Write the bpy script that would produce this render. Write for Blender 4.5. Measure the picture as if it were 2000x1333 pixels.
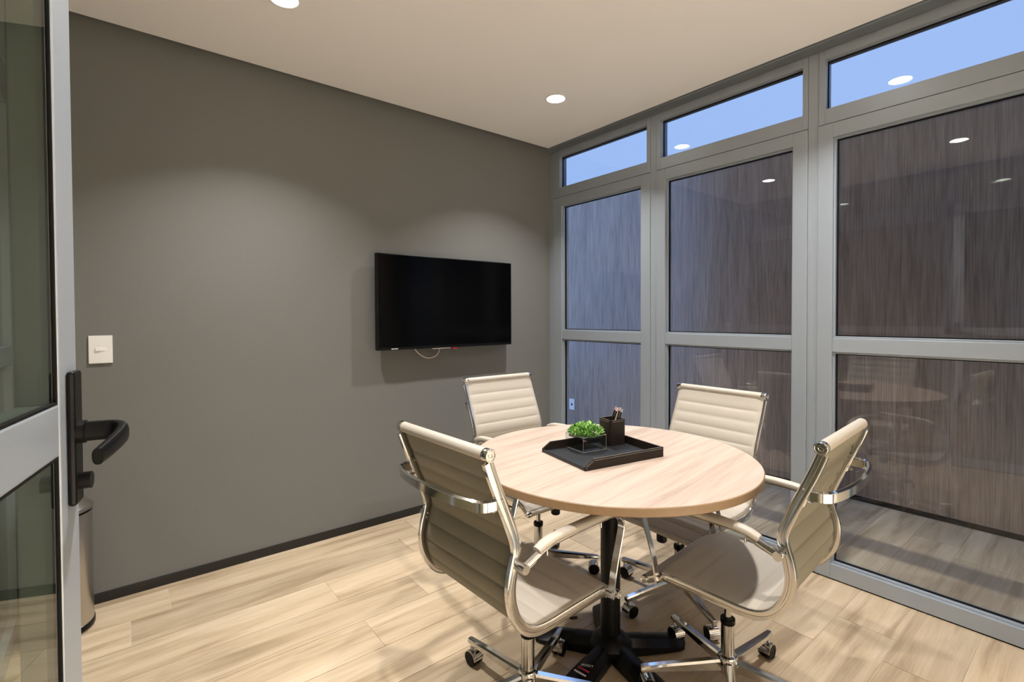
import bpy, bmesh, math, random
from mathutils import Vector, Matrix
PI = math.pi
C = bpy.context.scene.collection
for o in list(bpy.data.objects): bpy.data.objects.remove(o)
sc = bpy.context.scene
# ------------------------------------------------------------------ camera
f, yaw, pit, roll, cy = 958.44, math.radians(51.277), math.radians(1.028), math.radians(-0.235), 635.29
F = Vector((math.cos(yaw)*math.cos(pit), math.sin(yaw)*math.cos(pit), -math.sin(pit)))
R0 = Vector((math.sin(yaw), -math.cos(yaw), 0)); U0 = R0.cross(F)
RR = R0*math.cos(roll)+U0*math.sin(roll); UU = -R0*math.sin(roll)+U0*math.cos(roll)
cd = bpy.data.cameras.new('camera'); cam = bpy.data.objects.new('camera', cd); C.objects.link(cam)
cam.matrix_world = Matrix(((RR.x, UU.x, -F.x, 0), (RR.y, UU.y, -F.y, 0), (RR.z, UU.z, -F.z, 1.262), (0, 0, 0, 1)))
cd.sensor_width = 36; cd.lens = f*36/2000; cd.shift_y = -(666.5-cy)/2000; cd.clip_start = .01
sc.camera = cam
# ------------------------------------------------------------------ world, lights, exposure
sc.view_settings.view_transform = 'Standard'; sc.view_settings.look = 'None'
sc.view_settings.gamma = 1; sc.view_settings.use_curve_mapping = False
sc.view_settings.exposure = 0.88
w = bpy.data.worlds.new('world'); sc.world = w; w.use_nodes = True
bg = w.node_tree.nodes['Background']; bg.inputs[0].default_value = (.31, .50, 1, 1); bg.inputs[1].default_value = 1.3
CEIL = 2.538; GX = 2.678; WX = 2.635; WY = 2.8227
LIGHTS = [(2.02, 2.10), (.536, 2.12), (2.02, .775), (.54, .77)]
HALL = [(-1.2, .73), (-1.17, 2.04)]
def spot(x, y, z, p, ang=108, size=.07, col=(1, .975, .95)):  # serves the ceiling lights and the added lobby fill lamps
    d = bpy.data.lights.new('downlight_and_fill_lamp', 'AREA'); d.energy = p; d.shape = 'DISK'; d.size = size; d.spread = math.radians(ang)
    d.color = col
    o = bpy.data.objects.new('downlight_and_fill_lamp', d); C.objects.link(o); o.location = (x, y, z); return o
LAMP_W = 8.6
# ------------------------------------------------------------------ materials
def nm(name):
    m = bpy.data.materials.new(name); m.use_nodes = True; n = m.node_tree.nodes; l = m.node_tree.links
    return m, n, l, n['Principled BSDF']
def mat(name, col, rough=.5, metal=0, spec=.5, bump=0, bscale=300, var=0, coat=0):
    m, n, l, b = nm(name)
    b.inputs['Base Color'].default_value = (*col, 1); b.inputs['Roughness'].default_value = rough
    b.inputs['Metallic'].default_value = metal; b.inputs['Specular IOR Level'].default_value = spec
    if coat: b.inputs['Coat Weight'].default_value = coat
    if bump or var:
        tc = n.new('ShaderNodeTexCoord'); ns = n.new('ShaderNodeTexNoise'); ns.inputs['Scale'].default_value = bscale
        ns.inputs['Detail'].default_value = 4; l.new(tc.outputs['Object'], ns.inputs['Vector'])
        if bump:
            bp = n.new('ShaderNodeBump'); bp.inputs['Strength'].default_value = bump; bp.inputs['Distance'].default_value = .002
            l.new(ns.outputs['Fac'], bp.inputs['Height']); l.new(bp.outputs['Normal'], b.inputs['Normal'])
        if var:
            mx = n.new('ShaderNodeMixRGB'); mx.inputs[1].default_value = (*[c*(1-var) for c in col], 1); mx.inputs[2].default_value = (*[min(1, c*(1+var)) for c in col], 1)
            l.new(ns.outputs['Fac'], mx.inputs[0]); l.new(mx.outputs[0], b.inputs['Base Color'])
    return m
def wood(name, dark, mid, light, axis=0, stretch=14, scale=2.2, rough=.45, per_object=True, fine=.35, bump=.15):
    m, n, l, b = nm(name)
    tc = n.new('ShaderNodeTexCoord'); oi = n.new('ShaderNodeObjectInfo')
    mp = n.new('ShaderNodeMapping'); s = [stretch]*3; s[axis] = 1
    mp.inputs['Scale'].default_value = s
    l.new(tc.outputs['Object'], mp.inputs['Vector'])
    add = n.new('ShaderNodeVectorMath'); add.operation = 'ADD'; l.new(mp.outputs[0], add.inputs[0])
    if per_object:
        mul = n.new('ShaderNodeMath'); mul.operation = 'MULTIPLY'; mul.inputs[1].default_value = 40; l.new(oi.outputs['Random'], mul.inputs[0])
        l.new(mul.outputs[0], add.inputs[1])
    n1 = n.new('ShaderNodeTexNoise'); n1.inputs['Scale'].default_value = scale; n1.inputs['Detail'].default_value = 7; n1.inputs['Roughness'].default_value = .62
    n1.inputs['Distortion'].default_value = .6
    l.new(add.outputs[0], n1.inputs['Vector'])
    cr = n.new('ShaderNodeValToRGB'); e = cr.color_ramp.elements
    e[0].position = .32; e[0].color = (*dark, 1); e[1].position = .66; e[1].color = (*light, 1)
    em = e.new(.48); em.color = (*mid, 1)
    l.new(n1.outputs['Fac'], cr.inputs[0])
    mp2 = n.new('ShaderNodeMapping'); s2 = [120]*3; s2[axis] = 3; mp2.inputs['Scale'].default_value = s2
    l.new(tc.outputs['Object'], mp2.inputs['Vector'])
    n2 = n.new('ShaderNodeTexNoise'); n2.inputs['Scale'].default_value = 1.2; n2.inputs['Detail'].default_value = 3; l.new(mp2.outputs[0], n2.inputs['Vector'])
    cr2 = n.new('ShaderNodeValToRGB'); cr2.color_ramp.elements[0].position = .35; cr2.color_ramp.elements[0].color = (1-fine, 1-fine, 1-fine, 1); cr2.color_ramp.elements[1].position = .6
    l.new(n2.outputs['Fac'], cr2.inputs[0])
    mx = n.new('ShaderNodeMixRGB'); mx.blend_type = 'MULTIPLY'; mx.inputs[0].default_value = 1; l.new(cr.outputs[0], mx.inputs[1]); l.new(cr2.outputs[0], mx.inputs[2])
    last = mx.outputs[0]
    if per_object:
        hv = n.new('ShaderNodeHueSaturation'); mr = n.new('ShaderNodeMapRange'); mr.inputs[3].default_value = .88; mr.inputs[4].default_value = 1.1
        l.new(oi.outputs['Random'], mr.inputs[0]); l.new(mr.outputs[0], hv.inputs['Value']); l.new(last, hv.inputs['Color']); last = hv.outputs[0]
    l.new(last, b.inputs['Base Color']); b.inputs['Roughness'].default_value = rough
    bp = n.new('ShaderNodeBump'); bp.inputs['Strength'].default_value = bump; bp.inputs['Distance'].default_value = .001
    l.new(n2.outputs['Fac'], bp.inputs['Height']); l.new(bp.outputs['Normal'], b.inputs['Normal'])
    return m
def glass(name, tint=(.93, .96, .95), f0=.04, rough=0.0):
    m = bpy.data.materials.new(name); m.use_nodes = True; n = m.node_tree.nodes; l = m.node_tree.links; n.clear()
    out = n.new('ShaderNodeOutputMaterial'); mx = n.new('ShaderNodeMixShader'); tr = n.new('ShaderNodeBsdfTransparent'); gl = n.new('ShaderNodeBsdfGlossy')
    tr.inputs[0].default_value = (*tint, 1); gl.inputs['Roughness'].default_value = rough
    lw = n.new('ShaderNodeLayerWeight'); lw.inputs[0].default_value = .5
    pw = n.new('ShaderNodeMath'); pw.operation = 'POWER'; pw.inputs[1].default_value = 5; l.new(lw.outputs['Facing'], pw.inputs[0])
    ma = n.new('ShaderNodeMath'); ma.operation = 'MULTIPLY_ADD'; ma.inputs[1].default_value = 1-f0; ma.inputs[2].default_value = f0; l.new(pw.outputs[0], ma.inputs[0])
    l.new(ma.outputs[0], mx.inputs[0]); l.new(tr.outputs[0], mx.inputs[1]); l.new(gl.outputs[0], mx.inputs[2]); l.new(mx.outputs[0], out.inputs[0])
    return m
def emit(name, col, s):
    m = bpy.data.materials.new(name); m.use_nodes = True; n = m.node_tree.nodes; n.clear()
    e = n.new('ShaderNodeEmission'); e.inputs[0].default_value = (*col, 1); e.inputs[1].default_value = s
    o = n.new('ShaderNodeOutputMaterial'); m.node_tree.links.new(e.outputs[0], o.inputs[0]); return m
M = dict(
    wall=mat('grey_paint', (.162, .163, .152), .85, bump=.25, bscale=160, var=.06),
    ceil=mat('ceiling_paint', (.83, .82, .825), .9, bump=.1, bscale=200),
    hall=mat('hall_paint', (.50, .45, .40), .8, bump=.1, bscale=150),
    slab=mat('gap_grey', (.06, .06, .055), .9, bump=.1, bscale=100),
    alu=mat('grey_aluminium', (.35, .39, .435), .38, metal=.3, bump=.05, bscale=700, var=.04),
    gasket=mat('black_gasket', (.005, .005, .005), .6, spec=.2),
    black=mat('black_baseboard', (.008, .008, .008), .45),
    wglass=glass('window_glass', (.97, .985, .98), .045),
    tglass=glass('transom_glass', (.69, .675, .64), .045),  # darker tint added to dim the strengthened sky seen through the transoms
    dglass=glass('door_glass', (.70, .74, .68), .05),
    pglass=glass('planter_glass', (.90, .93, .92), .06),
    chrome=mat('chrome', (.66, .65, .63), .10, metal=1, var=.03, bscale=20),
    satin=mat('brushed_steel', (.55, .53, .50), .28, metal=1, bump=.03, bscale=300),
    leather=mat('beige_leather', (.46, .41, .34), .45, bump=.2, bscale=900, var=.04),
    lback=mat('olive_shaded_back', (.205, .182, .13), .6, bump=.3, bscale=900, var=.05),  # sling back: olive, with the shade on the chair backs put into its colour
    plastic=mat('black_plastic', (.0035, .0035, .0035), .38, spec=.2),
    steel=mat('black_steel', (.005, .005, .005), .35, spec=.22, bump=.05, bscale=400),
    dleather=mat('dark_leather', (.016, .010, .007), .45, spec=.25, bump=.4, bscale=500, var=.2),
    tray_in=mat('tray_lining', (.014, .015, .017), .38, spec=.4, bump=.35, bscale=600, var=.15),
    stitch=mat('pale_stitching', (.42, .38, .32), .7),
    edge=mat('table_edge_band', (.26, .165, .085), .45, var=.12, bscale=60),
    top=wood('pale_oak_laminate', (.36, .265, .205), (.445, .34, .267), (.50, .395, .318), 0, 16, 2.2, .42, False, .07, .05),
    tile=wood('wood_look_tile', (.34, .25, .155), (.50, .385, .255), (.60, .48, .34), 0, 11, 1.3, .38, True, .10, .08),
    grout=mat('grout', (.60, .50, .37), .8, bump=.1, bscale=200),
    veneer=wood('brown_veneer', (.27, .19, .14), (.34, .25, .19), (.40, .30, .235), 2, 12, 2.0, .27, False, .28, .1),
    white=mat('white_plastic', (.78, .77, .75), .35),
    screen=mat('tv_screen', (.001, .001, .001), .14, spec=.1),
    tvcase=mat('tv_casing', (.003, .003, .003), .4, spec=.2),
    cable=mat('white_cable', (.62, .52, .46), .5),
    red=mat('red_plastic', (.5, .02, .03), .4),
    pink=mat('pink_rubber', (.75, .42, .40), .6),
    soil=mat('dark_soil', (.012, .012, .009), .9, bump=.6, bscale=200),
    lamp=emit('lamp_glow', (1, .97, .92), 14),
    hlamp=emit('hall_lamp_glow', (1, .97, .92), 7),
    lead=mat('pencil_wood', (.62, .45, .30), .6),
    pen=mat('pen_black', (.01, .01, .01), .25),
    penend=mat('pen_silver', (.75, .72, .70), .25, metal=.8),
)
def leafmat():
    m, n, l, b = nm('leaf_green'); g = n.new('ShaderNodeNewGeometry'); cr = n.new('ShaderNodeValToRGB')
    cr.color_ramp.elements[0].color = (.03, .12, .02, 1); cr.color_ramp.elements[1].color = (.36, .66, .14, 1)
    l.new(g.outputs['Random Per Island'], cr.inputs[0]); l.new(cr.outputs[0], b.inputs['Base Color']); b.inputs['Roughness'].default_value = .45
    b.inputs['Subsurface Weight'].default_value = 0
    return m
M['leaf'] = leafmat()
# ------------------------------------------------------------------ helpers
def obj(name, bm, m, parent=None, smooth=False, loc=None, bevel=0, seg=2):
    me = bpy.data.meshes.new(name)
    bmesh.ops.recalc_face_normals(bm, faces=bm.faces[:])
    bm.to_mesh(me); bm.free()
    for x in (m if isinstance(m, (list, tuple)) else [m]): me.materials.append(x)
    o = bpy.data.objects.new(name, me); C.objects.link(o)
    if smooth:
        me.polygons.foreach_set('use_smooth', [True]*len(me.polygons))
        if smooth == 'auto':
            bb = bmesh.new(); bb.from_mesh(me)
            for e in bb.edges:
                if len(e.link_faces) == 2 and e.calc_face_angle(0) > .6: e.smooth = False
            bb.to_mesh(me); bb.free()
    if bevel:
        b = o.modifiers.new('bevel', 'BEVEL'); b.width = bevel; b.segments = seg; b.limit_method = 'ANGLE'
    if parent: o.parent = parent
    if loc: o.location = loc
    return o
def tag(o, label=None, cat=None, group=None, kind=None):
    if label: o['label'] = label
    if cat: o['category'] = cat
    if group: o['group'] = group
    if kind: o['kind'] = kind
    return o
def empty(name, loc=(0, 0, 0), rz=0, **k):
    o = bpy.data.objects.new(name, None); C.objects.link(o); o.location = loc; o.rotation_euler = (0, 0, rz); o.empty_display_size = .05
    return tag(o, **k)
def box(bm, x0, x1, y0, y1, z0, z1, mi=0, mtx=None):
    v = [bm.verts.new(p) for p in [(x0, y0, z0), (x1, y0, z0), (x1, y1, z0), (x0, y1, z0), (x0, y0, z1), (x1, y0, z1), (x1, y1, z1), (x0, y1, z1)]]
    for q in ((0, 3, 2, 1), (4, 5, 6, 7), (0, 1, 5, 4), (1, 2, 6, 5), (2, 3, 7, 6), (3, 0, 4, 7)):
        fc = bm.faces.new([v[i] for i in q]); fc.material_index = mi
    if mtx is not None: bmesh.ops.transform(bm, matrix=mtx, verts=v)
    return v
def B(*a, **k):
    bm = bmesh.new(); box(bm, *a, **k); return bm
def cyl(bm, p0, p1, r0, r1=None, n=24, cap=True, mi=0):
    r1 = r0 if r1 is None else r1
    p0 = Vector(p0); p1 = Vector(p1); d = (p1-p0).normalized()
    a = d.orthogonal().normalized(); b = d.cross(a)
    A = [bm.verts.new(p0+(a*math.cos(2*PI*i/n)+b*math.sin(2*PI*i/n))*r0) for i in range(n)]
    Bv = [bm.verts.new(p1+(a*math.cos(2*PI*i/n)+b*math.sin(2*PI*i/n))*r1) for i in range(n)]
    for i in range(n):
        fc = bm.faces.new((A[i], A[(i+1) % n], Bv[(i+1) % n], Bv[i])); fc.material_index = mi
    if cap:
        bm.faces.new(A[::-1]).material_index = mi; bm.faces.new(Bv).material_index = mi
    return A+Bv
def lathe(bm, prof, axis_o=(0, 0, 0), axis='z', n=32, mi=0):
    """prof: list of (r, h)"""
    rings = []
    o = Vector(axis_o)
    for r, h in prof:
        ring = []
        for i in range(n):
            c, s = math.cos(2*PI*i/n)*r, math.sin(2*PI*i/n)*r
            p = {'z': (c, s, h), 'x': (h, c, s), 'y': (c, h, s)}[axis]
            ring.append(bm.verts.new(o+Vector(p)))
        rings.append(ring)
    for a, b in zip(rings, rings[1:]):
        for i in range(n): bm.faces.new((a[i], a[(i+1) % n], b[(i+1) % n], b[i])).material_index = mi
    bm.faces.new(rings[0][::-1]).material_index = mi; bm.faces.new(rings[-1]).material_index = mi
def catmull(pts, k=6):
    P = [Vector(p) for p in pts]; P = [P[0]*2-P[1]]+P+[P[-1]*2-P[-2]]; out = []
    for i in range(1, len(P)-2):
        for j in range(k):
            t = j/k; a, b, c, d = P[i-1], P[i], P[i+1], P[i+2]
            out.append(.5*((2*b)+(c-a)*t+(2*a-5*b+4*c-d)*t*t+(3*b-a-3*c+d)*t**3))
    out.append(P[-2]); return out
def sweep(bm, path, sec, up=None, cap=True, mi=0, scale=None):
    """path 3D points, sec [(a,b)]: a along side vector, b along normal. up: fixed side vector"""
    rings = []
    n = len(path); prev = None
    for i, p in enumerate(path):
        t = (path[min(i+1, n-1)]-path[max(i-1, 0)]).normalized()
        if up is not None:
            side = Vector(up); nor = t.cross(side).normalized(); side = nor.cross(t).normalized()
        else:
            if prev is None: nor = t.orthogonal().normalized()
            else: nor = (prev-t*prev.dot(t)).normalized()
            prev = nor; side = t.cross(nor)
        s = scale(i/(n-1)) if scale else 1
        rings.append([bm.verts.new(p+side*a*s+nor*b*s) for a, b in sec])
    m = len(sec)
    for A, Bq in zip(rings, rings[1:]):
        for i in range(m): bm.faces.new((A[i], A[(i+1) % m], Bq[(i+1) % m], Bq[i])).material_index = mi
    if cap:
        bm.faces.new(rings[0][::-1]).material_index = mi; bm.faces.new(rings[-1]).material_index = mi
def ell(a, b, n=16, pw=1): 
    out = []
    for i in range(n):
        c, s = math.cos(2*PI*i/n), math.sin(2*PI*i/n)
        out.append((math.copysign(abs(c)**pw, c)*a, math.copysign(abs(s)**pw, s)*b))
    return out
def struct(name, bm, m, label=None, cat=None, **k):
    return tag(obj(name, bm, m, **k), label, cat, kind='structure')
def dup(o, parent=None):
    c = o.copy(); C.objects.link(c)
    if parent: c.parent = parent
    for ch in o.children: dup(ch, c)
    return c
# ------------------------------------------------------------------ shell
HX0, HY0, OX, OY0, OY1 = -2.7, -2.2, 3.895, -2.2, 7.5
TOP = 2.64
# floor: sub-slab and wood-look tiles
fl = struct('floor', B(HX0, OX+.3, HY0, OY1, -.06, -.0022), M['grout'], 'floor of long pale wood-look tiles running towards the window wall', 'floor')
rw = .2035; ROW0 = 2.774-rw*14
def lay(x0, x1, rows, proto={}):
    rnd = random.Random(5)
    for r in rows:
        ya = ROW0+r*rw; off = {13: .162, 12: .021, 14: .505, 11: .75}.get(r, rnd.uniform(0, 1.2))
        k = math.floor((x0-off)/1.2)
        while off+k*1.2 < x1:
            a, b = max(x0, off+k*1.2), min(x1, off+(k+1)*1.2); k += 1
            if b-a < .02: continue
            L = round(b-a, 3)
            if L not in proto:
                bm = bmesh.new(); t = .0006
                v = box(bm, 0.0008, L-.0008, .0008, rw-.0008, -.0035, 0)
                for q in v[4:]: q.co.x += t if q.co.x < L/2 else -t; q.co.y += t if q.co.y < rw/2 else -t
                o = obj('tile', bm, M['tile'], fl); proto[L] = o
            else:
                o = proto[L].copy(); C.objects.link(o)
            o.location = (a, ya, 0)
lay(-.33, OX, range(0, 21))
struct('floor_hall', B(HX0, -.33, HY0, WY, -.006, 0), M['tile'], 'hall floor beyond the side partition', 'floor')
# grey wall
struct('wall_left', B(HX0, WX+.04, WY, WY+.12, 0, TOP), M['wall'], 'dark grey textured painted wall behind the television', 'wall')
struct('baseboard_left', B(HX0, WX, WY-.008, WY, 0, .045), M['black'], 'thin black skirting along the grey wall', 'baseboard', bevel=.0015)
# near wall (camera stands in its doorway)
bm = bmesh.new(); box(bm, .66, 2.72, -.07, .04, 2.5, TOP); box(bm, 2.6, 2.72, -.07, .04, 0, 2.5); box(bm, -.45, -.235, -.07, .04, 0, TOP); box(bm, -.235, .66, -.07, .04, 2.2, TOP)
struct('wall_front', bm, M['wall'], 'grey painted wall holding the doorway', 'wall')
bm = bmesh.new()
for a in ((-.235, -.205, -.075, .045, 0, 2.2), (.63, .66, -.075, .045, 0, 2.2), (-.205, .63, -.075, .045, 2.17, 2.2)): box(bm, *a)
struct('trim_1', bm, M['alu'], 'grey aluminium lining of the doorway', 'door frame', bevel=.002)
bm = bmesh.new()
for x0, x1 in ((.66, .74), (1.6, 1.68), (2.52, 2.6)): box(bm, x0, x1, -.04, .02, 0, 2.5)
for z0, z1 in ((0, .075), (1.086, 1.153), (2.10, 2.24), (2.45, 2.5)): box(bm, .74, 2.52, -.039, .019, z0, z1)
struct('trim_6', bm, M['alu'], 'grey aluminium frame of the unseen front beside the doorway, glazed to let fill light in', 'partition')
struct('wall_front_glass', B(.70, 2.56, -.013, -.007, .05, 2.47), M['wglass'], 'unseen clear glass front beside the doorway, added to let fill light in', 'partition')  # unseen front made of glass so the lobby fill reaches the room
# hall enclosure behind the camera
struct('wall_hall_far', B(HX0-.1, HX0, HY0, WY, 0, TOP), M['hall'], 'brown far wall of the hall', 'wall')
struct('wall_hall_back', B(HX0, WX+.1, HY0-.1, HY0, 0, TOP), M['hall'], 'brown end wall of the hall', 'wall')
struct('wall_right', B(WX, WX+.1, HY0, .03, 0, TOP), M['hall'], 'solid wall continuing the window wall', 'wall')
struct('ceiling_hall', B(HX0, -.36, HY0, WY, CEIL, CEIL+.02), M['ceil'], 'hall ceiling beyond the side partition', 'ceiling')
struct('ceiling_lobby', B(-.36, WX, HY0, -.07, CEIL, CEIL+.02), M['ceil'], 'lobby ceiling behind the doorway', 'ceiling')
# ceiling board with shadow gap and slab above it
g = .068
struct('ceiling', B(-.30, WX-g, .10, WY-g, CEIL, CEIL+.013), M['ceil'], 'flat cream ceiling board with a shadow gap round it', 'ceiling')
struct('ceiling_slab', B(HX0, WX+.12, HY0, WY+.12, TOP, TOP+.1), M['slab'], 'dark slab above the shadow gap', 'ceiling')
# ------------------------------------------------------------------ window wall
def frame(bm, ya, yb, za, zb, sw, x0, x1, bot=None, top=None):
    """rectangular frame in the plane x; ya>yb"""
    bot = sw if bot is None else bot; top = sw if top is None else top
    box(bm, x0, x1, ya-sw, ya, za, zb); box(bm, x0, x1, yb, yb+sw, za, zb)
    box(bm, x0, x1, yb+sw, ya-sw, za, za+bot); box(bm, x0, x1, yb+sw, ya-sw, zb-top, zb)
def gasket(bm, ya, yb, za, zb, x0, x1, w=.004):
    frame(bm, ya, yb, za, zb, w, x0, x1)
WIN = [(2.775, 1.884), (1.837, .975), (.928, .066)]
for i, (ya, yb) in enumerate(WIN):
    w_ = empty('window_%d' % (i+1), (0, 0, 0), kind='structure', cat='window',
               label=['grey aluminium window bay next to the grey wall, full height', 'middle window bay of the grey aluminium window wall', 'window bay nearest the doorway, farthest from the television'][i])
    gl, gr = ya-.066 if i else 2.7, yb+.027 if i == 0 else yb+.024
    gl = {0: 2.70, 1: 1.809, 2: .900}[i]; gr = {0: 1.911, 1: .999, 2: .094}[i]
    bm = bmesh.new(); x0, x1 = WX, WX+.075
    box(bm, x0, x1, gl, ya, 2.169, 2.52); box(bm, x0, x1, yb, gr, 2.169, 2.52); box(bm, x0, x1, gr, gl, 2.169, 2.24); box(bm, x0, x1, gr, gl, 2.474, 2.52)
    obj('transom_frame', bm, M['alu'], w_, bevel=.0015)
    bm = bmesh.new(); gasket(bm, gl, gr, 2.24, 2.474, GX-.012, GX-.004); obj('gasket', bm, M['gasket'], w_)
    obj('glass_pane', B(GX-.003, GX+.003, gr, gl, 2.24, 2.474), M['tglass'], w_)
    # lower leaf with middle rail
    gl = {0: 2.68, 1: 1.775, 2: .865}[i]; gr = {0: 1.955, 1: 1.041, 2: .13}[i]
    bm = bmesh.new(); y0, y1 = yb, ya
    box(bm, x0-.002, x1, gl, y1, .006, 2.166); box(bm, x0-.002, x1, y0, gr, .006, 2.166)
    box(bm, x0-.002, x1, gr, gl, .006, .075); box(bm, x0-.002, x1, gr, gl, 2.10, 2.166)
    obj('leaf_frame', bm, M['alu'], w_, bevel=.0015)
    obj('middle_rail', B(x0+.002, x1, gr, gl, 1.086, 1.153), M['alu'], w_, bevel=.002)
    bm = bmesh.new()   # glazing beads: narrow raised strip round the opening
    bw = .014
    for (za, zb) in ((.075, 1.086), (1.153, 2.10)):
        frame(bm, gl, gr, za, zb, .008, x0+.012, GX-.014)
    obj('glazing_bead', bm, M['alu'], w_, bevel=.0015)
    bm = bmesh.new()
    for (za, zb) in ((.083, 1.078), (1.161, 2.092)): gasket(bm, gl-.008, gr+.008, za, zb, GX-.014, GX-.003, .005)
    obj('gasket', bm, M['gasket'], w_)
    for (za, zb) in ((.08, 1.081), (1.158, 2.095)): obj('glass_pane', B(GX-.003, GX+.003, gr+.004, gl-.004, za, zb), M['wglass'], w_)
bm = bmesh.new()
for a, b in ((1.884, 1.837), (.975, .928)): box(bm, WX+.004, WX+.085, b+.001, a-.001, 0, 2.52)
box(bm, WX+.006, WX+.085, 2.776, WY, 0, 2.52); box(bm, WX+.006, WX+.085, .035, .065, 0, 2.52)
struct('trim_2', bm, M['alu'], 'grey aluminium mullions between the window bays', 'window frame', bevel=.001)
bm = bmesh.new(); box(bm, WX+.004, WX+.085, .035, WY, 2.5215, 2.56); box(bm, WX-.004, WX+.09, .035, WY, 2.5605, TOP)
struct('trim_3', bm, M['alu'], 'grey aluminium head profile above the windows', 'window frame', bevel=.001)
struct('trim_4', B(WX+.002, WX+.08, .035, WY, 0, .0055), M['gasket'], 'thin dark sill gap under the window leaves', 'sill')
# ------------------------------------------------------------------ corridor outside
struct('wall_outside', B(OX, OX+.08, OY0, OY1, .035, 2.66), M['veneer'], 'tall brown wood-veneer wall across the open corridor', 'wall')
struct('baseboard_outside', B(OX+.006, OX+.07, OY0, OY1, 0, .035), M['black'], 'black recessed base line under the veneer wall', 'baseboard')
struct('added_canopy', B(WX+.12, OX+.1, OY0, 2.6, 3.15, 3.3), M['ceil'], 'pale unseen canopy added to keep sky light off part of the corridor', 'canopy')  # unseen canopy, added to hold blue sky light off most of the veneer wall
struct('added_upper_wall', B(HX0, WX+.12, HY0, WY+.12, TOP+.1, 3.3), M['wall'], 'unseen upper wall added above the windows to block sky light', 'wall')  # unseen building mass, added to stop sky light coming over the windows
ow = empty('wall_socket', (OX, 3.80, .288), 0, label='small white socket plate low on the wood-veneer wall outside', cat='socket')
obj('plate', B(-.008, 0, -.04, .04, -.06, .06), M['white'], ow, bevel=.003)
bm = bmesh.new(); cyl(bm, (-.0095, 0, 0), (-.0078, 0, 0), .012); obj('socket_hole', bm, M['plastic'], ow)
# ------------------------------------------------------------------ side partition (left of the doorway)
bm = bmesh.new(); px0, px1 = -.385, -.33
for y0, y1 in ((.04, .12), (.90, 1.0), (1.82, 1.92), (2.74, WY)): box(bm, px0, px1, y0, y1, 0, TOP)
for z0, z1 in ((0, .075), (1.086, 1.153), (2.10, 2.24), (2.5, TOP)): box(bm, px0, px1, .12, 2.74, z0, z1)
struct('trim_5', bm, M['alu'], 'grey aluminium frame of the side partition beside the bin', 'partition')
bm = bmesh.new()
box(bm, -.36, -.354, .1, 2.76, .06, 2.54)
struct('wall_side', bm, M['dglass'], 'glass of the side partition', 'partition')
# ------------------------------------------------------------------ ceiling lights, then added lobby fill lamps
LL = ['round recessed ceiling light above the corner between television and windows', 'round recessed ceiling light cut by the top edge of the photo',
      'ceiling light seen only as the reflection in the third window', 'ceiling light above the open door']
for i, (x, y) in enumerate(LIGHTS+HALL):
    t = empty('downlight', (x, y, CEIL), 0, cat='ceiling light', label=(LL+['hall ceiling light reflected dimly near the frame edge', 'hall ceiling light reflected beside the window mullion'])[i], group='recessed round ceiling lights')
    bm = bmesh.new(); lathe(bm, [(.052, -.001), (.060, -.001), (.0605, -.003), (.060, -.0045), (.053, -.004), (.052, -.001)][::-1], n=40)
    # ring
    bm.free(); bm = bmesh.new()
    prof = [(.0525, .0), (.060, .0), (.0615, -.0025), (.060, -.004), (.0525, -.003)]
    n = 40; rings = [[bm.verts.new((r*math.cos(2*PI*k/n), r*math.sin(2*PI*k/n), h)) for k in range(n)] for r, h in prof]
    for q in range(len(prof)):
        A, Bq = rings[q], rings[(q+1) % len(prof)]
        for k in range(n): bm.faces.new((A[k], A[(k+1) % n], Bq[(k+1) % n], Bq[k]))
    obj('trim_ring', bm, M['white'], t, smooth=True)
    bm = bmesh.new(); cyl(bm, (0, 0, -.002), (0, 0, -.0005), .0526, n=40)
    obj('lamp_lens', bm, M['lamp'] if i < 4 else M['hlamp'], t)
    spot(x, y, CEIL-.003, LAMP_W if i < 4 else LAMP_W*.5)
for x, y in ((-.5, -1.75), (.35, -1.75), (1.2, -1.75), (2.05, -1.75)): spot(x, y, CEIL-.004, 33, ang=80, size=.14)  # unseen lobby lamps, added to brighten the room with bounced fill
# ------------------------------------------------------------------ open glass door
th = math.radians(11)
dr = empty('door_1', (-.204, .075, 0), -th, kind='structure', cat='door', label='open glass door with grey aluminium frame and black lever handle')
# local: +y along the leaf to the free edge, +x the room-side face at x=0
L = .83; sw = .066; T = .042
bm = bmesh.new()
box(bm, -T, 0, L-sw, L, .008, 2.165); box(bm, -T, 0, 0, sw, .008, 2.165)
box(bm, -T, 0, sw, L-sw, .008, .083); box(bm, -T, 0, sw, L-sw, 2.095, 2.165)
obj('leaf_frame', bm, M['alu'], dr, bevel=.002)
obj('middle_rail', B(-T, -.001, sw, L-sw, 1.09, 1.155), M['alu'], dr, bevel=.003)
bm = bmesh.new()
for za, zb in ((.083, 1.09), (1.155, 2.095)): frame(bm, L-sw, sw, za, zb, .003, -.009, -.002)
obj('gasket', bm, M['gasket'], dr)
for za, zb in ((.085, 1.088), (1.157, 2.093)): obj('glass_pane', B(-.009, -.004, sw+.002, L-sw-.002, za, zb), M['dglass'], dr)
hp = obj('handle_plate', B(0, .009, L-.046, L-.012, 1.018, 1.193), M['plastic'], dr, bevel=.004)
bm = bmesh.new(); yh, zh = L-.030, 1.112
pth = catmull([(.006, yh, zh), (.03, yh, zh), (.048, yh-.004, zh), (.058, yh-.020, zh-.001), (.060, yh-.045, zh-.003), (.058, yh-.085, zh-.006), (.054, yh-.118, zh-.009)], 6)
sweep(bm, pth, ell(.013, .0075, 14, .8), up=(0, 0, 1), scale=lambda t: 1 if t < .5 else 1-.25*(t-.5)*2)
cyl(bm, (.008, yh, zh), (.016, yh, zh), .015)
obj('lever', bm, M['plastic'], hp, smooth='auto')
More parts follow.
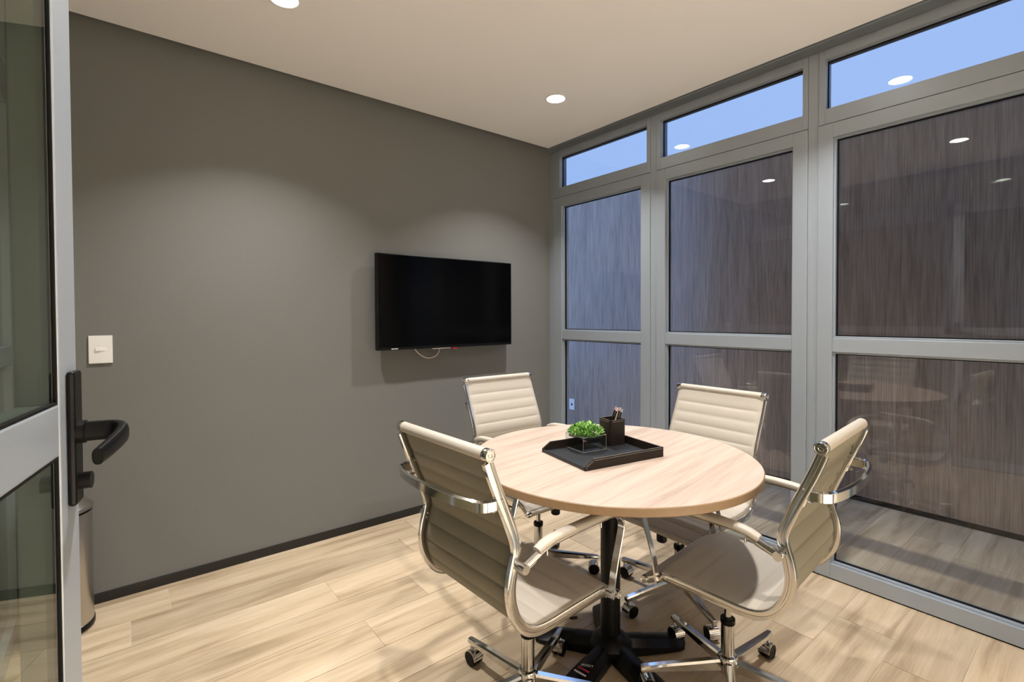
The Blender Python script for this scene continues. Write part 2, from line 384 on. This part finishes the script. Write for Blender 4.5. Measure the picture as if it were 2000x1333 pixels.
bm = bmesh.new(); cyl(bm, (.008, L-.029, 1.047), (.021, L-.029, 1.047), .011); obj('lock_cylinder', bm, M['plastic'], hp, smooth='auto')
for z in (.25, 1.1, 1.95):
    bm = bmesh.new(); cyl(bm, (.004, -.006, z-.04), (.004, -.006, z+.04), .007, n=16); obj('hinge', bm, M['alu'], dr, smooth='auto')
# ------------------------------------------------------------------ television
tv = empty('television', (1.682, 2.73, 1.352), 0, cat='television', label='black flat-screen television mounted on the grey wall')
bm = bmesh.new(); box(bm, -.502, .502, 0, .035, -.290, .286)
obj('casing', bm, M['tvcase'], tv, bevel=.003)
obj('screen', B(-.494, .494, -.0015, .001, -.272, .279), M['screen'], tv)
bm = bmesh.new(); box(bm, -.32, .32, .035, .06, -.24, .05); obj('rear_housing', bm, M['tvcase'], tv, bevel=.004)
bm = bmesh.new(); box(bm, -.12, .12, .06, .092, -.1, .1); obj('wall_bracket', bm, M['plastic'], tv)
bm = bmesh.new()
for k in range(4): box(bm, -.415+k*.011, -.407+k*.011, -.003, -.0012, -.286, -.280)
obj('logo', bm, M['white'], tv, bevel=.0008)
obj('status_strip', B(-.13, .0, .008, .02, -.296, -.2895), M['white'], tv)
obj('red_connector', B(.015, .05, .004, .022, -.301, -.289), M['red'], tv, bevel=.002)
bm = bmesh.new()
pth = catmull([(-.245, .05, -.24), (-.235, .05, -.292), (-.20, .052, -.328), (-.155, .052, -.352), (-.105, .052, -.352), (-.07, .05, -.33), (-.055, .05, -.292), (-.05, .05, -.24)], 8)
sweep(bm, pth, ell(.0035, .0035, 10)); o = obj('cable', bm, M['cable'], tv, smooth=True); o['label'] = 'white cable looping below the screen'
# ------------------------------------------------------------------ light switch
ls = empty('light_switch', (-.063, WY, 1.123), 0, cat='light switch', label='white square light switch on the grey wall beside the door')
obj('plate', B(-.041, .041, -.009, 0, -.061, .061), M['white'], ls, bevel=.002)
bm = bmesh.new(); v = box(bm, -.018, .020, -.0155, -.0085, -.006, .009)
for q in v:
    if q.co.x > 0 and q.co.y < -.01: q.co.y = -.0095
obj('rocker', bm, M['white'], ls, bevel=.0008)
# ------------------------------------------------------------------ bin
bn = empty('pedal_bin', (-.205, 2.665, 0), 0, cat='bin', label='slim brushed steel bin with domed lid behind the open door')
bm = bmesh.new(); lathe(bm, [(.108, 0), (.112, .002), (.112, .03), (.110, .032), (.110, .47), (.108, .475)], n=48); obj('body', bm, M['satin'], bn, smooth='auto')
bm = bmesh.new(); lathe(bm, [(.1125, .006), (.1135, .008), (.1135, .028), (.1125, .030)], n=48); obj('base_ring', bm, M['plastic'], bn, smooth='auto')
bm = bmesh.new(); lathe(bm, [(.1095, .4755), (.1095, .486)], n=48); obj('collar', bm, M['plastic'], bn, smooth='auto')
bm = bmesh.new(); lathe(bm, [(.1135, .4865), (.115, .489), (.114, .497), (.108, .505), (.09, .517), (.06, .527), (.025, .532), (.004, .533)], n=48); obj('lid', bm, M['satin'], bn, smooth='auto')
bm = bmesh.new(); box(bm, -.025, .025, -.14, -.10, .008, .02); obj('pedal', bm, M['plastic'], bn, bevel=.003)
# ------------------------------------------------------------------ table
tb = empty('round_table', (1.4106, 1.1816, 0), math.radians(7.4), cat='table', label='round meeting table with pale oak top on a black pedestal')
bm = bmesh.new(); n = 128; r = .5085
lathe(bm, [(r-.002, .7235), (r, .7255), (r, .7475), (r-.0018, .7495)], n=n, mi=0)
bm.faces.ensure_lookup_table(); 
o = obj('edge_band', bm, M['edge'], tb, smooth='auto')
bm = bmesh.new(); lathe(bm, [(r-.0022, .7496), (r-.0030, .7504)], n=n); 
obj('tabletop', bm, M['top'], tb, smooth='auto')
bm = bmesh.new(); lathe(bm, [(.036, .06), (.036, .70)], n=40); obj('column', bm, M['steel'], tb, smooth='auto')
bm = bmesh.new(); lathe(bm, [(.16, .705), (.16, .7225)], n=40)
for k in range(4):
    box(bm, .03, .33, -.02, .02, .69, .7225, mtx=Matrix.Rotation(k*PI/2+.3, 4, 'Z'))
obj('top_plate', bm, M['steel'], tb, bevel=.002)
bm = bmesh.new(); lathe(bm, [(.075, .035), (.078, .055), (.06, .075), (.036, .09)], n=40); obj('hub', bm, M['steel'], tb, smooth='auto')
proto = None
for k in range(5):
    if proto is None:
        bm = bmesh.new(); nn = 14; rings = []
        for i in range(nn+1):
            t = i/nn; x = .03+t*.27; hw = .032+.016*math.sin(t*PI*.55); zt = .072-.05*t**1.3
            if t > .85: hw *= math.sqrt(max(.02, 1-((t-.85)/.16)**2))
            rings.append([bm.verts.new(p) for p in ((x, -hw, .004), (x, -hw, zt*.55), (x, -hw*.5, zt*.93), (x, 0, zt), (x, hw*.5, zt*.93), (x, hw, zt*.55), (x, hw, .004))])
        for A, Bq in zip(rings, rings[1:]):
            for i in range(7): bm.faces.new((A[i], A[(i+1) % 7], Bq[(i+1) % 7], Bq[i]))
        bm.faces.new(rings[0]); bm.faces.new(rings[-1])
        o = proto = obj('foot', bm, M['steel'], tb, smooth='auto')
    else:
        o = proto.copy(); C.objects.link(o)
    o.rotation_euler = (0, 0, math.radians(190+72*k-7.4))
    if k == 0: sticker_foot = o
# sticker on the foot nearest the doorway
st = empty('warning_sticker', (0, 0, 0)); bpy.data.objects.remove(st)
def txt(name, s, size, m, parent, loc, rot, ext=.0002):
    cu = bpy.data.curves.new(name, 'FONT'); cu.body = s; cu.size = size; cu.extrude = ext; cu.align_x = 'CENTER'; cu.align_y = 'CENTER'
    t = bpy.data.objects.new(name, cu); C.objects.link(t); dg = bpy.context.evaluated_depsgraph_get()
    me = bpy.data.meshes.new_from_object(t.evaluated_get(dg)); bpy.data.objects.remove(t)
    o = bpy.data.objects.new(name, me); me.materials.clear(); me.materials.append(m); C.objects.link(o)
    o.parent = parent; o.location = loc; o.rotation_euler = rot; return o
# ------------------------------------------------------------------ desk things
ang = math.atan2(-.063, .344)
TZ = .7504
tr = empty('desk_tray', (1.189, 1.101, TZ), ang, cat='tray', label='dark brown leather document tray with pale stitching on the round table')
TL, TW, H_ = .35, .27, .036
obj('tray_floor', B(.004, TL-.002, .004, TW-.004, 0, .007), M['tray_in'], tr, bevel=.001)
def wallp(y0, y1):
    bm = bmesh.new(); pr = [(0, 0), (TL, 0), (TL, H_), (.036, H_), (.0, .013)]
    a = [bm.verts.new((x, y0, z)) for x, z in pr]; b = [bm.verts.new((x, y1, z)) for x, z in pr]
    for i in range(5): bm.faces.new((a[i], a[(i+1) % 5], b[(i+1) % 5], b[i]))
    bm.faces.new(a); bm.faces.new(b); return bm
obj('tray_side', wallp(0, .007), M['dleather'], tr, bevel=.0012)
obj('tray_side', wallp(TW-.007, TW), M['dleather'], tr, bevel=.0012)
obj('tray_back', B(TL-.007, TL, .007, TW-.007, 0, H_), M['dleather'], tr, bevel=.0012)
obj('tray_lip', B(0, .006, .007, TW-.007, 0, .012), M['tray_in'], tr, bevel=.003, seg=3)
def stitches(bm, pts, step=.0065, ln=.0048, r=.0005):
    P = [Vector(p) for p in pts]
    for a, b in zip(P, P[1:]):
        d = (b-a); L_ = d.length; d.normalize(); s = 0
        while s+ln < L_:
            cyl(bm, a+d*s, a+d*(s+ln), r, n=4); s += step
bm = bmesh.new()
stitches(bm, [(.006, -.0004, .004), (.006, -.0004, .014), (.038, -.0004, H_-.005), (TL-.004, -.0004, H_-.005)])
stitches(bm, [(.036, .0035, H_+.0003), (TL-.004, .0035, H_+.0003)]); stitches(bm, [(TL-.0035, .008, H_+.0003), (TL-.0035, TW-.008, H_+.0003)])
stitches(bm, [(.009, .010, .0075), (.009, TW-.010, .0075)])
stitches(bm, [(.036, TW-.0035, H_+.0003), (TL-.004, TW-.0035, H_+.0003)])
o = obj('stitching', bm, M['stitch'], tr); o['label'] = 'pale thread along the tray edges'; o['kind'] = 'stuff'
# glass planter with small green plant
def quad_on(c0, sx, sy, rz): pass
FZ = TZ+.0072
pl = empty('glass_planter', (1.328, 1.240, FZ), math.radians(-9), cat='planter', label='square clear glass planter with bright green artificial plant, on the tray')
s = .110; hh = .054; t = .0025
for nme, a in (('front', (0, s, 0, t)), ('back', (0, s, s-t, s)), ('left', (0, t, t, s-t)), ('right', (s-t, s, t, s-t))):
    obj('glass_side', B(*a, 0, hh), M['pglass'], pl)
obj('glass_base', B(t, s-t, t, s-t, 0, .0025), M['pglass'], pl)
bm = bmesh.new()
for a in ((0, s, -.0003, .0009), (0, s, s-.0009, s+.0003)):
    box(bm, a[0], a[1], a[2], a[3], hh-.0004, hh+.0003); box(bm, a[0], a[1], a[2], a[3], -.0001, .0006)
for a in ((-.0003, .0009), (s-.0009, s+.0003)):
    box(bm, a[0], a[1], 0, s, hh-.0004, hh+.0003); box(bm, a[0], a[1], 0, s, -.0001, .0006)
for x in (0, s-.001):
    for y in (0, s-.001): box(bm, x, x+.0007, y, y+.0007, 0, hh)
obj('polished_edge', bm, M['stitch'], pl)
obj('soil', B(.008, s-.008, .008, s-.008, hh-.014, hh-.004), M['soil'], pl, bevel=.003)
rnd = random.Random(3); bm = bmesh.new()
for i in range(520):
    a = rnd.uniform(0, 2*PI); rr = math.sqrt(rnd.random()); x = s/2+rr*.060*math.cos(a)*1.02; y = s/2+rr*.060*math.sin(a)*1.02
    hmax = .040*math.sqrt(max(.05, 1-rr**2.4)); z = hh-.004+rnd.uniform(.15, 1)*hmax
    d = Vector((math.cos(a)*rr*.8+rnd.uniform(-.6, .6), math.sin(a)*rr*.8+rnd.uniform(-.6, .6), rnd.uniform(.15, 1.1))).normalized()
    side = d.cross(Vector((rnd.uniform(-1, 1), rnd.uniform(-1, 1), rnd.uniform(-1, 1)))).normalized(); nn = d.cross(side)
    ln = rnd.uniform(.011, .018); wd = ln*.33; p = Vector((x, y, z))
    vs = [bm.verts.new(q) for q in (p, p+d*ln*.45+side*wd+nn*.001, p+d*ln, p+d*ln*.45-side*wd+nn*.001, p+d*ln*.5)]
    bm.faces.new((vs[0], vs[1], vs[4])); bm.faces.new((vs[1], vs[2], vs[4])); bm.faces.new((vs[2], vs[3], vs[4])); bm.faces.new((vs[3], vs[0], vs[4]))
o = obj('foliage', bm, M['leaf'], pl); o['kind'] = 'stuff'
bm = bmesh.new()
for i in range(60):
    a = rnd.uniform(0, 2*PI); rr = math.sqrt(rnd.random())*.042; cyl(bm, (s/2+rr*math.cos(a)*.8, s/2+rr*math.sin(a)*.8, hh-.004), (s/2+rr*math.cos(a)*1.2, s/2+rr*math.sin(a)*1.2, hh+.03), .0007, n=4)
o = obj('stems', bm, M['leaf'], pl); o['kind'] = 'stuff'
# pen holder
ph = empty('pen_holder', (1.475, 1.233, FZ), ang, cat='pen holder', label='square dark leather pen holder with stitched rim standing in the tray')
def rsq(h, r, n=6):
    out = []
    for cx_, cy_, a0 in ((h-r, h-r, 0), (-h+r, h-r, 90), (-h+r, -h+r, 180), (h-r, -h+r, 270)):
        for k in range(n+1):
            a = math.radians(a0+90*k/n); out.append((cx_+r*math.cos(a), cy_+r*math.sin(a)))
    return out
hs, hz = .0375, .099
bm = bmesh.new(); rings = []
for hw, z, rr in ((hs, 0, .009), (hs, hz, .009), (hs-.004, hz, .006), (hs-.004, .004, .006)):
    rings.append([bm.verts.new((x+hs, y+hs, z)) for x, y in rsq(hw, rr)])
for A, Bq in zip(rings, rings[1:]):
    for i in range(len(A)): bm.faces.new((A[i], A[(i+1) % len(A)], Bq[(i+1) % len(A)], Bq[i]))
bm.faces.new(rings[0]); bm.faces.new(rings[-1])
obj('holder_body', bm, M['dleather'], ph, smooth='auto')
bm = bmesh.new()
for z in (hz-.006,):
    q = [Vector((x+hs, y+hs, z)) for x, y in rsq(hs+.0004, .009)]; stitches(bm, q+[q[0]], .005, .004)
q = [Vector((x+hs, y+hs, hz+.0003)) for x, y in rsq(hs-.002, .007)]; stitches(bm, q+[q[0]], .005, .004)
o = obj('stitching', bm, M['stitch'], ph); o['kind'] = 'stuff'
# pens lean to the right inside the holder
base = ph.matrix_world
Rz = Matrix.Rotation(ang, 4, 'Z')
def pen(i, bx, by, tx, ty, tz, m, tip):
    a = Vector((1.475, 1.233, FZ))+Rz @ Vector((bx, by, .006)); b = Vector((1.475, 1.233, FZ))+Rz @ Vector((tx, ty, tz))
    lab = ['black pen with silver cap, leftmost in the pen holder', 'dark pencil leaning second from the left in the pen holder', 'brown pencil in the middle of the pen holder bunch',
           'dark pencil leaning second from the right in the pen holder', 'black pen with bright end, rightmost in the pen holder'][i]
    r_ = empty('pen' if i in (0, 4) else 'pencil', a, 0, cat='pen' if i in (0, 4) else 'pencil', label=lab, group='pens and pencils in the holder')
    d = b-a; bm = bmesh.new(); cyl(bm, (0, 0, 0), d*.9, .0035, n=8 if i in (0, 4) else 6); obj('barrel', bm, m, r_, smooth='auto')
    bm = bmesh.new(); cyl(bm, d*.9, d, .0036, .0028, n=8); obj('end', bm, tip, r_, smooth='auto')
pen(0, .016, .05, .050, .030, .146, M['pen'], M['penend'])
pen(1, .012, .04, .053, .022, .142, M['pen'], M['pink'])
pen(2, .018, .032, .058, .020, .143, M['lead'], M['penend'])
pen(3, .014, .022, .060, .013, .144, M['pen'], M['penend'])
pen(4, .022, .016, .066, .010, .138, M['pen'], M['penend'])
er = tag(obj('eraser', B(-.018, .018, -.008, .008, 0, .008), M['pink'], None, bevel=.003, seg=3), 'small pale pink eraser lying on the tray beside its near wall', 'eraser')
er.location = (1.395, 1.115, FZ); er.rotation_euler = (0, 0, -.1)
# ------------------------------------------------------------------ chairs
S = .935; RY, RZ_ = -.327, .922
PR = [(0, 0), (.014, -.04), (.034, -.09), (.063, -.158), (.086, -.215), (.100, -.255), (.104, -.285), (.097, -.315), (.088, -.345), (.082, -.385), (.086, -.425), (.100, -.465), (.128, -.503), (.165, -.524), (.215, -.531), (.28, -.530), (.38, -.527), (.462, -.5265)]
FR = [(.478, -.529), (.51, -.549), (.540, -.565)]
def L3(x, y, z): return Vector((x, RY+y*S, RZ_+z*S))
rail_path = catmull([L3(0, a, b) for a, b in PR+FR], 5)
def arc(path):
    d = [0]
    for a, b in zip(path, path[1:]): d.append(d[-1]+(b-a).length)
    return d
def chair_parts():
    t = empty('office_chair')
    # sling
    bm = bmesh.new(); path = catmull([L3(0, a, b) for a, b in PR+FR], 12); D = arc(path); Lt = D[-1]
    W = .2155; nu = 30; pitch = .052; grid_f, grid_b = [], []
    for i, p in enumerate(path):
        tv_ = (path[min(i+1, len(path)-1)]-path[max(i-1, 0)]).normalized(); nor = Vector((1, 0, 0)).cross(tv_).normalized()
        if nor.z < 0 and False: nor = -nor
        ph_ = (D[i]-.075)/pitch; g_ = abs(math.sin(PI*ph_))**.32 if D[i] > .05 else 1
        rf, rb = [], []
        for j in range(nu+1):
            u = -1+2*j/nu; x = u*W; em = min(1, max(0, (1-abs(u))/.16)); em = em*em*(3-2*em)
            ob = .0012+em*.0078*g_; off = .0065+em*(.0052*g_-.0022)
            if i in (0, len(path)-1): off = ob = .004
            rf.append(bm.verts.new(p+Vector((x, 0, 0))+nor*off)); rb.append(bm.verts.new(p+Vector((x, 0, 0))-nor*(ob-.0035 if abs(u) > .93 else ob)))
        grid_f.append(rf); grid_b.append(rb)
    for i in range(len(path)-1):
        for j in range(nu):
            bm.faces.new((grid_f[i][j], grid_f[i][j+1], grid_f[i+1][j+1], grid_f[i+1][j]))
            bm.faces.new((grid_b[i][j+1], grid_b[i][j], grid_b[i+1][j], grid_b[i+1][j+1])).material_index = 1
        bm.faces.new((grid_f[i][0], grid_f[i+1][0], grid_b[i+1][0], grid_b[i][0])); bm.faces.new((grid_f[i+1][nu], grid_f[i][nu], grid_b[i][nu], grid_b[i+1][nu]))
    for i in (0, len(path)-1):
        for j in range(nu): bm.faces.new((grid_f[i][j], grid_f[i][j+1], grid_b[i][j+1], grid_b[i][j]))
    obj('ribbed_sling', bm, [M['leather'], M['lback']], t, smooth=True)
    # side rails with groove
    sec = [(a*.9, b+.008) for a, b in [(-.0065, -.014), (.0065, -.014), (.0080, -.011), (.0080, -.004), (.0045, -.0025), (.0045, .0015), (.0080, .003), (.0080, .011), (.0065, .014), (-.0065, .014), (-.0080, .011), (-.0080, .003), (-.0045, .0015), (-.0045, -.0025), (-.0080, -.004), (-.0080, -.011)]]
    for sx in (-1, 1):
        bm = bmesh.new(); sweep(bm, [p+Vector((sx*.2135, 0, 0)) for p in rail_path[2:]], sec, up=(1, 0, 0), scale=lambda q: .8 if q > .93 else 1)
        obj('side_rail', bm, M['chrome'], t, smooth='auto')
    # rolls
    bm = bmesh.new(); c = L3(0, 0, 0); lathe(bm, [(.0150, -.2035), (.0158, -.201), (.0158, .201), (.0150, .2035)], c, 'x', 28); obj('top_roll', bm, M['leather'], t, smooth='auto')
    fr = L3(0, .546, -.571)
    bm = bmesh.new(); lathe(bm, [(.0105, -.205), (.0105, .205)], fr, 'x', 20); obj('front_roll', bm, M['leather'], t, smooth='auto')
    for cc, r_ in ((c, .0168), (fr, .0125)):
        for sx in (-1, 1):
            bm = bmesh.new(); h = [.203, .2225, .2245, .2245, .2230, .2230, .2245, .2245, .223]
            rr = [r_, r_, r_*.92, r_*.80, r_*.72, r_*.5, r_*.45, r_*.30, r_*.22]
            lathe(bm, [(a, sx*b) for a, b in zip(rr, h)], cc, 'x', 28); obj('end_cap', bm, M['chrome'], t, smooth='auto')
    # back brace: bowed flat bar
    bm = bmesh.new(); y0, z0 = .045, -.135
    hp_ = [(.2135, 0), (.2135, -.03), (.208, -.052), (.192, -.066), (.165, -.075), (.12, -.084), (.06, -.090)]
    pts = [L3(-a, y0+b, z0) for a, b in hp_]+[L3(0, y0-.092, z0)]+[L3(a, y0+b, z0) for a, b in hp_[::-1]]
    # bar stands on edge: tall in z, thin in the bow direction
    pc = catmull(pts, 5); sweep(bm, pc, [(-.015, -.003), (.008, -.003), (.011, -.0065), (.0145, 0), (.011, .0065), (.008, .003), (-.015, .003)], up=(0, 0, 1))
    for sx in (-1, 1):
        cyl(bm, L3(sx*.2135, .022, -.112), L3(sx*.2135, .046, -.172), .0045, n=10)
        for dz in (-.110, -.160): cyl(bm, L3(sx*.2005/1, .035, dz), L3(sx*.2005, .022, dz), .004, n=8)
    obj('back_brace', bm, M['chrome'], t, smooth='auto')
    # arms
    AX = .238
    arm = [(.150, -.296), (.19, -.283), (.25, -.277), (.33, -.275), (.42, -.274), (.48, -.276), (.512, -.286)]
    for sx in (-1, 1):
        bm = bmesh.new(); low = [(.105, -.318), (.13, -.308)]+arm+[(.532, -.305), (.537, -.328), (.530, -.355), (.512, -.411), (.495, -.470), (.484, -.528), (.480, -.545)]
        sweep(bm, catmull([L3(sx*AX, a, b-.006) for a, b in low], 6), [(-.011, -.003), (.011, -.003), (.012, 0), (.011, .003), (-.011, .003), (-.012, 0)], up=(1, 0, 0))
        cyl(bm, L3(sx*(AX+.012), .098, -.322), L3(sx*.205, .098, -.322), .0125, n=20)
        cyl(bm, L3(sx*AX, .098, -.322), L3(sx*AX, .155, -.300), .0120, .0125, n=20)
        cyl(bm, L3(sx*(AX+.006), .478, -.536), L3(sx*.2, .478, -.536), .007, n=12)
        cyl(bm, L3(sx*AX, .19, -.30), L3(sx*AX, .19, -.315), .003, n=8); cyl(bm, L3(sx*AX, .43, -.29), L3(sx*AX, .43, -.305), .003, n=8)
        ab = obj('arm_bracket', bm, M['chrome'], t, smooth='auto')
        bm = bmesh.new(); sweep(bm, catmull([L3(sx*AX, a, b+.006) for a, b in arm], 6), ell(.0165, .0115, 18, .85), up=(1, 0, 0), scale=lambda q: 1-.12*abs(2*q-1)**6)
        obj('arm_pad', bm, M['leather'], ab, smooth='auto')
    # under-seat cross bars and mechanism
    zs = RZ_-.531*S
    bm = bmesh.new()
    for yb in (-.06, .075):
        pc = catmull([Vector((-.207, yb, zs-.002)), Vector((-.15, yb, zs-.02)), Vector((-.05, yb*.7, zs-.038)), Vector((.05, yb*.7, zs-.038)), Vector((.15, yb, zs-.02)), Vector((.207, yb, zs-.002))], 5)
        sweep(bm, pc, [(-.012, -.004), (.012, -.004), (.012, .004), (-.012, .004)], up=(0, 1, 0))
    obj('seat_bar', bm, M['chrome'], t, smooth='auto')
    bm = bmesh.new(); box(bm, -.045, .045, -.085, .10, zs-.075, zs-.036); obj('tilt_mechanism', bm, M['plastic'], t, bevel=.008, seg=3)
    bm = bmesh.new(); cyl(bm, (0, .105, zs-.06), (0, .130, zs-.060), .012, n=16); lathe(bm, [(.018, zs-.105), (.022, zs-.10), (.022, zs-.052), (.018, zs-.045)], (0, .125, 0), 'z', 12); obj('tension_knob', bm, M['plastic'], t, smooth='auto')
    bm = bmesh.new(); pc = catmull([Vector((.04, .02, zs-.06)), Vector((.12, .02, zs-.062)), Vector((.17, .015, zs-.065)), Vector((.20, .012, zs-.05))], 5); sweep(bm, pc, ell(.004, .004, 8)); obj('height_lever', bm, M['plastic'], t, smooth='auto')
    # column
    bm = bmesh.new(); lathe(bm, [(.0115, .20), (.0115, zs-.07)], n=24); gc = obj('gas_piston', bm, M['chrome'], t, smooth='auto')
    bm = bmesh.new(); lathe(bm, [(.0215, .228), (.0235, .231), (.0235, .246), (.020, .249)], n=28); obj('collar', bm, M['plastic'], t, smooth='auto')
    bm = bmesh.new(); lathe(bm, [(.0215, .115), (.0215, .229)], n=28); obj('column_sleeve', bm, M['chrome'], t, smooth='auto')
    bm = bmesh.new(); lathe(bm, [(.024, .060), (.030, .066), (.033, .085), (.033, .112), (.029, .122), (.022, .126)], n=32); obj('base_hub', bm, M['chrome'], t, smooth='auto')
    # legs with casters
    leg0 = None
    for k in range(5):
        if leg0 is None:
            bm = bmesh.new(); rings = []
            for x, hw, zt, hgt in ((.024, .0145, .112, .034), (.10, .0135, .105, .029), (.20, .012, .097, .023), (.285, .0105, .090, .019), (.294, .009, .087, .014)):
                rings.append([bm.verts.new(p) for p in ((x, -hw, zt-hgt), (x, -hw, zt-.006), (x, -hw*.62, zt), (x, hw*.62, zt), (x, hw, zt-.006), (x, hw, zt-hgt), (x, hw*.5, zt-hgt-.003), (x, -hw*.5, zt-hgt-.003))])
            for A, Bq in zip(rings, rings[1:]):
                for i in range(8): bm.faces.new((A[i], A[(i+1) % 8], Bq[(i+1) % 8], Bq[i]))
            bm.faces.new(rings[0]); bm.faces.new(rings[-1])
            lg = leg0 = obj('base_leg', bm, M['chrome'], t, smooth='auto')
            # caster: hood + two wheels, trailing outwards
            bm = bmesh.new(); cyl(bm, (.282, 0, .055), (.282, 0, .074), .006, n=12)
            cx_, cz = .270, .0265; R_ = .0285; n = 18; Wd = .021
            ins, outs = [], []
            for sgn in (-1, 1):
                outs.append([bm.verts.new((cx_+R_*math.cos(math.radians(-20+200*i/n)), sgn*Wd, cz+R_*math.sin(math.radians(-20+200*i/n)))) for i in range(n+1)])
                ins.append([bm.verts.new((cx_+(R_-.003)*math.cos(math.radians(-20+200*i/n)), sgn*Wd, cz+(R_-.003)*math.sin(math.radians(-20+200*i/n)))) for i in range(n+1)])
            for i in range(n):
                bm.faces.new((outs[0][i], outs[0][i+1], outs[1][i+1], outs[1][i])); bm.faces.new((ins[1][i], ins[1][i+1], ins[0][i+1], ins[0][i]))
                for s_ in (0, 1): bm.faces.new((outs[s_][i], outs[s_][i+1], ins[s_][i+1], ins[s_][i]))
            for i in (0, n): bm.faces.new((outs[0][i], outs[1][i], ins[1][i], ins[0][i]))
            box(bm, cx_-.012, cx_+.016, -.004, .004, cz-.006, cz+R_-.002)
            obj('caster_hood', bm, M['chrome'], lg, smooth='auto')
            for sgn in (-1, 1):
                bm = bmesh.new(); lathe(bm, [(.018, sgn*.005), (.0245, sgn*.006), (.0250, sgn*.008), (.0250, sgn*.019), (.0235, sgn*.0215), (.019, sgn*.0225), (.018, sgn*.0205), (.006, sgn*.0205), (.005, sgn*.022)], (cx_, 0, .0252), 'y', 24)
                obj('caster_wheel', bm, M['plastic'], lg, smooth='auto')
        else:
            lg = dup(leg0, t)
        lg.rotation_euler = (0, 0, 2*PI*k/5)
    return t
CH = [('A', .691, 1.181, .041, 24, 'beige ribbed office chair with its back to the door, left of the table front'),
      ('B', 1.61, 2.125, -1.59, 101, 'beige ribbed office chair in front of the television, facing the doorway'),
      ('C', 2.248, 1.212, 3.115, 95, 'beige ribbed office chair against the middle window, facing the grey wall'),
      ('D', 1.607, .495, 1.647, 70, 'beige ribbed office chair at the right, its chromed back turned to the doorway')]
first = None
for nme, x, y, a, la, lab in CH:
    if first is None: t = first = chair_parts()
    else: t = dup(first)
    hx, hy = x+.327*math.cos(a), y+.327*math.sin(a); rz = a-PI/2
    t.location = (hx, hy, 0); t.rotation_euler = (0, 0, rz)
    tag(t, lab, 'chair', 'beige office chairs round the table')
    k = 0
    dz = {'B': .004, 'C': -.023}.get(nme, 0)
    for ch in t.children:
        if not ch.name.startswith(('base_', 'column_sleeve', 'collar')): ch.location.z = dz
        if ch.name.startswith('base_leg'): ch.rotation_euler = (0, 0, math.radians(la+72*k)-rz); k += 1
# sticker on table foot
o = sticker_foot
q = empty('printed_label_anchor'); bpy.data.objects.remove(q)
rowrot = (math.radians(-3), math.radians(12), math.radians(-90))
lb = obj('foot_label', B(.170, .262, -.004, .022, .0, .0004), M['plastic'], sticker_foot); lb.location = (0, 0, .055); lb.rotation_euler = (0, math.radians(9), 0)
bpy.data.objects.remove(lb)
txt('label_text', 'LOOK', .016, M['white'], sticker_foot, (.170, .006, .0555), (0, math.radians(9), math.radians(-78)))
bm = bmesh.new()
for k in range(5): box(bm, -.003, .003, -.022+k*.009, -.015+k*.009, 0, .0006)
o = obj('label_text', bm, M['red'], sticker_foot); o.location = (.190, .006, .0515); o.rotation_euler = (0, math.radians(9), 0)
bm = bmesh.new()
for k in range(6): box(bm, -.0035, .0035, -.024+k*.008, -.018+k*.008, 0, .0006)
o = obj('label_text', bm, M['white'], sticker_foot); o.location = (.208, .004, .0480); o.rotation_euler = (0, math.radians(9), 0)
